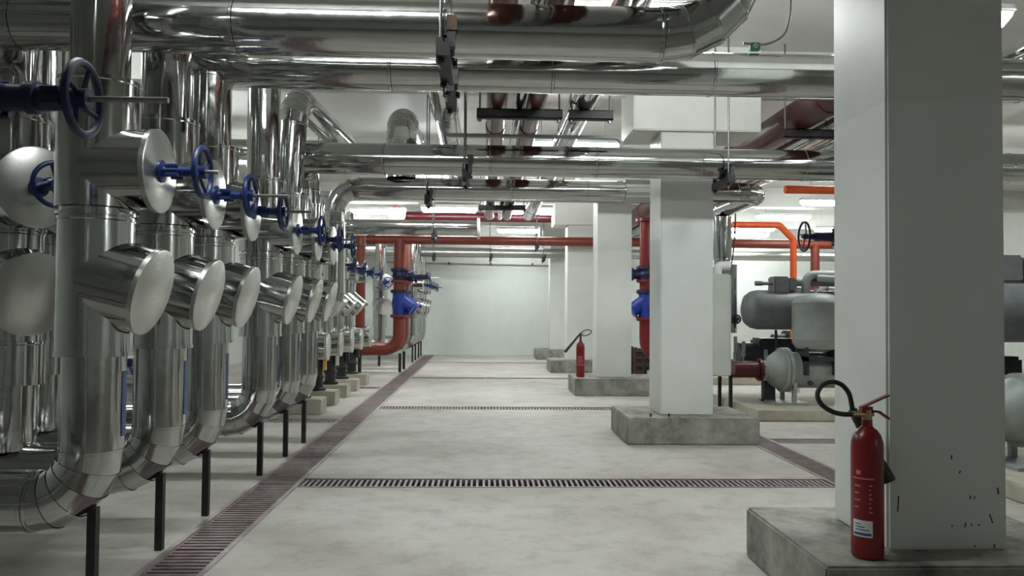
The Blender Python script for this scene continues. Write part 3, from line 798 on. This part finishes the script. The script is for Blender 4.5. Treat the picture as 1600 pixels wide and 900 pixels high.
# valve riser hidden behind the scuffed pillar, its wheel showing
t = thing('valve_riser', 'silver-clad riser with big dark blue handwheel reaching out beside the scuffed pillar', 'pipe riser', (4.55, 9.6, 0))
clad_run(t, [(0,0,0.0), (0,0,3.3)], 0.15, 0.25)
drum(t, (0,0,2.33), (-1,0,0), 0.19, 0.22, 'valve_drum')
mb = MB(); flange(mb, (-0.24,0,2.33), (1,0,0), 0.12, 0.05, 8); mb.lathe((-0.24,0,2.33), (-1,0,0), [(0.08,0),(0.055,0.06),(0.05,0.28)], 18, False, True); mb.build('bonnet', 'blue_dark', t)
valve_top(t, V((-0.48,0,2.33)), (-1,0,0), 0.16, 0.19, 0.02, 'blue_dark')

# ------------------------------------------------------------------ electrical cabinet on the second pillar
t = thing('electrical_cabinet', 'pale grey electrical cabinet mounted on the side of the pillar', 'cabinet', (PX+PW, PY[1]+0.30, 0.70))
bbox(MB(), (0.0,-0.26,0), (0.19,0.26,1.12), 0.008).build('body', 'cabinet', t)
d_ = bbox(MB(), (0.19,-0.255,0.01), (0.21,0.255,1.11), 0.006).build('door', 'cabinet', t)
bbox(MB(), (0.21,-0.2,0.5), (0.225,-0.17,0.62), 0.003).build('handle', 'black', d_)
mb = bare_run([(0.10,-0.1,1.12), (0.10,-0.1,1.22), (0.24,-0.1,1.22)], 0.05, 0.06); mb.build('cable_gland', 'white_plastic', t)

# ------------------------------------------------------------------ fire extinguishers
def ext_body(t):
    mb = MB(); mb.lathe((0,0,0), (0,0,1), [(0.0,0.004),(0.060,0.0),(0.069,0.008),(0.0715,0.02),(0.0715,0.50),(0.069,0.53),(0.060,0.56),(0.045,0.582),(0.028,0.595),(0.024,0.605),(0.024,0.63)], 36, False, True)
    c = mb.build('cylinder', 'ext_red', t)
    return c
def ext_label(c, a0, a1, z0, z1, mat, name, r=0.0719):
    mb = MB(); n = 10; vs = []; fs = []
    for k in range(n+1):
        a = a0 + (a1-a0)*k/n
        vs += [(r*math.cos(a), r*math.sin(a), z0), (r*math.cos(a), r*math.sin(a), z1)]
    for k in range(n): fs.append((2*k, 2*k+2, 2*k+3, 2*k+1))
    mb.add(vs, fs); return mb.build(name, mat, c)
t = thing('fire_extinguisher', 'red carbon dioxide fire extinguisher with white sticker against the scuffed pillar', 'extinguisher', (1.78, 3.655, 0.28), 0, 'red fire extinguishers')
c = ext_body(t)
ext_label(c, R(190), R(262), 0.105, 0.180, 'label_white', 'sticker')
ext_label(c, R(194), R(258), 0.112, 0.124, 'label_blue', 'sticker_print', 0.0722)
for k in range(3): ext_label(c, R(200), R(250-14*k), 0.134+0.013*k, 0.139+0.013*k, 'label_blue', 'sticker_print', 0.0722)
ext_label(c, R(190), R(268), 0.365, 0.372, 'label_pink', 'print', 0.0722)
for k in range(7): ext_label(c, R(250), R(262-3*(k % 3)), 0.215+0.02*k, 0.222+0.02*k, 'label_pink', 'print', 0.0722)
for k in range(4): ext_label(c, R(196), R(215+6*(k % 2)), 0.235+0.032*k, 0.242+0.032*k, 'label_pink', 'print', 0.0722)
ext_label(c, R(204), R(222), 0.385, 0.405, 'label_pink', 'print', 0.0722)
mb = MB(); mb.cyl((0,0,0.625), (0,0,0.675), 0.022, 16); mb.cyl((0,0,0.655), (-0.075,-0.01,0.655), 0.014, 12); mb.cyl((0,0,0.655), (0.03,0,0.655), 0.012, 10); mb.build('valve', 'brass', t)
mb = MB()
M1 = Matrix.Translation((-0.03,0,0.68)) @ Matrix.Rotation(R(-24), 4, 'Y'); mb.box((0,-0.014,0), (0.145,0.014,0.008), M1)
M2 = Matrix.Translation((0.0,0,0.672)) @ Matrix.Rotation(R(8), 4, 'Y'); mb.box((0,-0.014,-0.004), (0.06,0.014,0.006), M2)
M3 = Matrix.Translation((0.055,0,0.664)) @ Matrix.Rotation(R(35), 4, 'Y'); mb.box((0,-0.014,-0.004), (0.055,0.014,0.006), M3)
mb.box((-0.03,-0.018,0.66), (0.02,0.018,0.69)); mb.build('handle', 'ext_red', t)
pts = []
loop = [(-0.07,-0.01,0.655), (-0.12,-0.01,0.655), (-0.17,-0.008,0.668), (-0.215,0.0,0.70), (-0.228,0.01,0.745), (-0.20,0.02,0.785), (-0.15,0.03,0.80), (-0.10,0.04,0.785), (-0.06,0.055,0.745), (-0.035,0.08,0.69), (-0.022,0.095,0.64)]
def smooth(p, n=5):
    p = [V(x) for x in p]; out = []
    for i in range(len(p)-1):
        a, b_, c_, d = p[max(i-1,0)], p[i], p[i+1], p[min(i+2,len(p)-1)]
        for k in range(n):
            f = k/n
            out.append(0.5*((2*b_) + (c_-a)*f + (2*a-5*b_+4*c_-d)*f*f + (3*b_-a-3*c_+d)*f**3))
    return out + [p[-1]]
MB().tube(smooth(loop), 0.0115, 12).build('hose', 'rubber', t)
mb = MB(); a = V((-0.024,0.095,0.665)); b_ = V((0.125,0.055,0.335)); d = (b_-a)
mb.lathe(a, d, [(0.020,0),(0.022,0.02),(0.022,0.13),(0.018,0.15),(0.024,0.20),(0.036,d.length-0.02),(0.037,d.length),(0.03,d.length-0.01)], 20, True, True)
mb.build('discharge_horn', 'rubber', t)

t = thing('fire_extinguisher', 'small red fire extinguisher with dark horn sticking out on a far plinth', 'extinguisher', (1.66, 13.55, 0.28), 0, 'red fire extinguishers')
c = ext_body(t)
ext_label(c, R(200), R(330), 0.20, 0.215, 'label_pink', 'print')
for k in range(4): ext_label(c, R(225), R(290+10*(k % 2)), 0.235+0.035*k, 0.25+0.035*k, 'label_pink', 'print')
mb = MB(); mb.cyl((0,0,0.625), (0,0,0.74), 0.018, 14); mb.build('valve', 'steel_dark', t)
mb = MB(); mb.box((-0.02,-0.014,0.73), (0.06,0.014,0.742)); mb.build('handle', 'black', t)
mb = MB(); a = V((-0.005,-0.02,0.74)); b_ = V((-0.27,-0.03,0.42)); d = b_-a
mb.lathe(a, d, [(0.014,0),(0.018,0.05),(0.02,0.2),(0.026,d.length)], 14, True, True); mb.build('discharge_horn', 'rubber', t)
MB().tube(smooth([(0,0,0.72), (0.05,0.0,0.70), (0.12,0.01,0.71), (0.18,0.02,0.75), (0.18,0.03,0.785), (0.12,0.03,0.80), (0.05,0.02,0.78), (0.0,0.0,0.745)]), 0.009, 8).build('hose', 'rubber', t)

# ------------------------------------------------------------------ small things
# cable and green box above the second header
t = thing('junction_box', 'small green box with white ring mark on top of the second header', 'box', (1.87, 5.45, 3.217))
bbox(MB(), (-0.035,-0.02,0), (0.035,0.02,0.055), 0.004).build('box', 'green_box', t)
MB().torus((0,-0.0215,0.03), (0,1,0), 0.011, 0.003, 16, 6).build('ring_mark', 'label_white', t)
t = thing('hanging_cable', 'grey cable curving down from the ceiling to the green box', 'cable', (2.12, 5.45, 3.23))
MB().tube(smooth([(-0.33,0,0.04), (-0.18,0,0.035), (-0.06,0,0.09), (-0.01,0,0.2), (0.005,0,0.4), (0.01,0,1.06)]), 0.009, 8).build('cable', 'rod', t)
t = thing('hanging_cable', 'thin dark cable hanging in front of the far wall beside the cabinet', 'cable', (3.95, 12.4, 1.7))
MB().tube(smooth([(-0.25,0,0.0), (-0.12,0,0.25), (-0.04,0,0.6), (0.0,0,1.2), (0.02,0,2.6)]), 0.012, 8).build('cable', 'black', t)
# conduits on the end wall
t = thing('wall_conduit', 'thin dark conduit running along the pale end wall', 'conduit', (-3.0, 24.96, 2.86))
MB().cyl((0,0,0), (5.4,0,-0.05), 0.02, 10).build('tube', 'grey_conduit', t)
for k in range(4): MB().box((0.6+1.3*k,-0.03,-0.05), (0.66+1.3*k,0.03,0.02)).build('clip', 'steel_dark', t)
t = thing('conduit', 'grey conduit bent down beside the head of the cabinet pillar', 'conduit', (1.47, 8.3, 0))
bare_run([(-1.9,0.1,4.3), (-1.9,0.1,3.24), (-0.02,0.1,3.24), (-0.02,0.1,2.95)], 0.022, 0.07, 10).build('tube', 'grey_conduit', t)
t = thing('cable_tray', 'dark horizontal cable tray under the ceiling behind the silver branch', 'cable tray', (-5.5, 12.9, 3.20))
mb = MB(); mb.box((0,0,0), (8.2,0.3,0.01)); mb.box((0,0,0), (8.2,0.01,0.09)); mb.box((0,0.29,0), (8.2,0.3,0.09)); mb.build('tray', 'grey_conduit', t)
for k in range(4): MB().cyl((0.8+2.0*k,0.15,0.005), (0.8+2.0*k,0.15,1.095), 0.01, 8).build('rod', 'rod', t)
# wooden crate between two pillars
t = thing('wooden_crate', 'brown slatted wooden crate standing between two white pillars', 'crate', (3.50, 17.6, 0.0))
for sx in (-0.16, 0.16):
    for sy in (-0.2, 0.2): MB().box((sx-0.025,sy-0.025,0), (sx+0.025,sy+0.025,0.62)).build('post', 'wood', t)
for k in range(4):
    MB().box((-0.19,-0.235,0.04+0.16*k), (0.19,-0.22,0.11+0.16*k)).build('slat', 'wood', t)
MB().box((-0.15,-0.18,0.03), (0.15,0.18,0.58)).build('content', 'machine_dark', t)
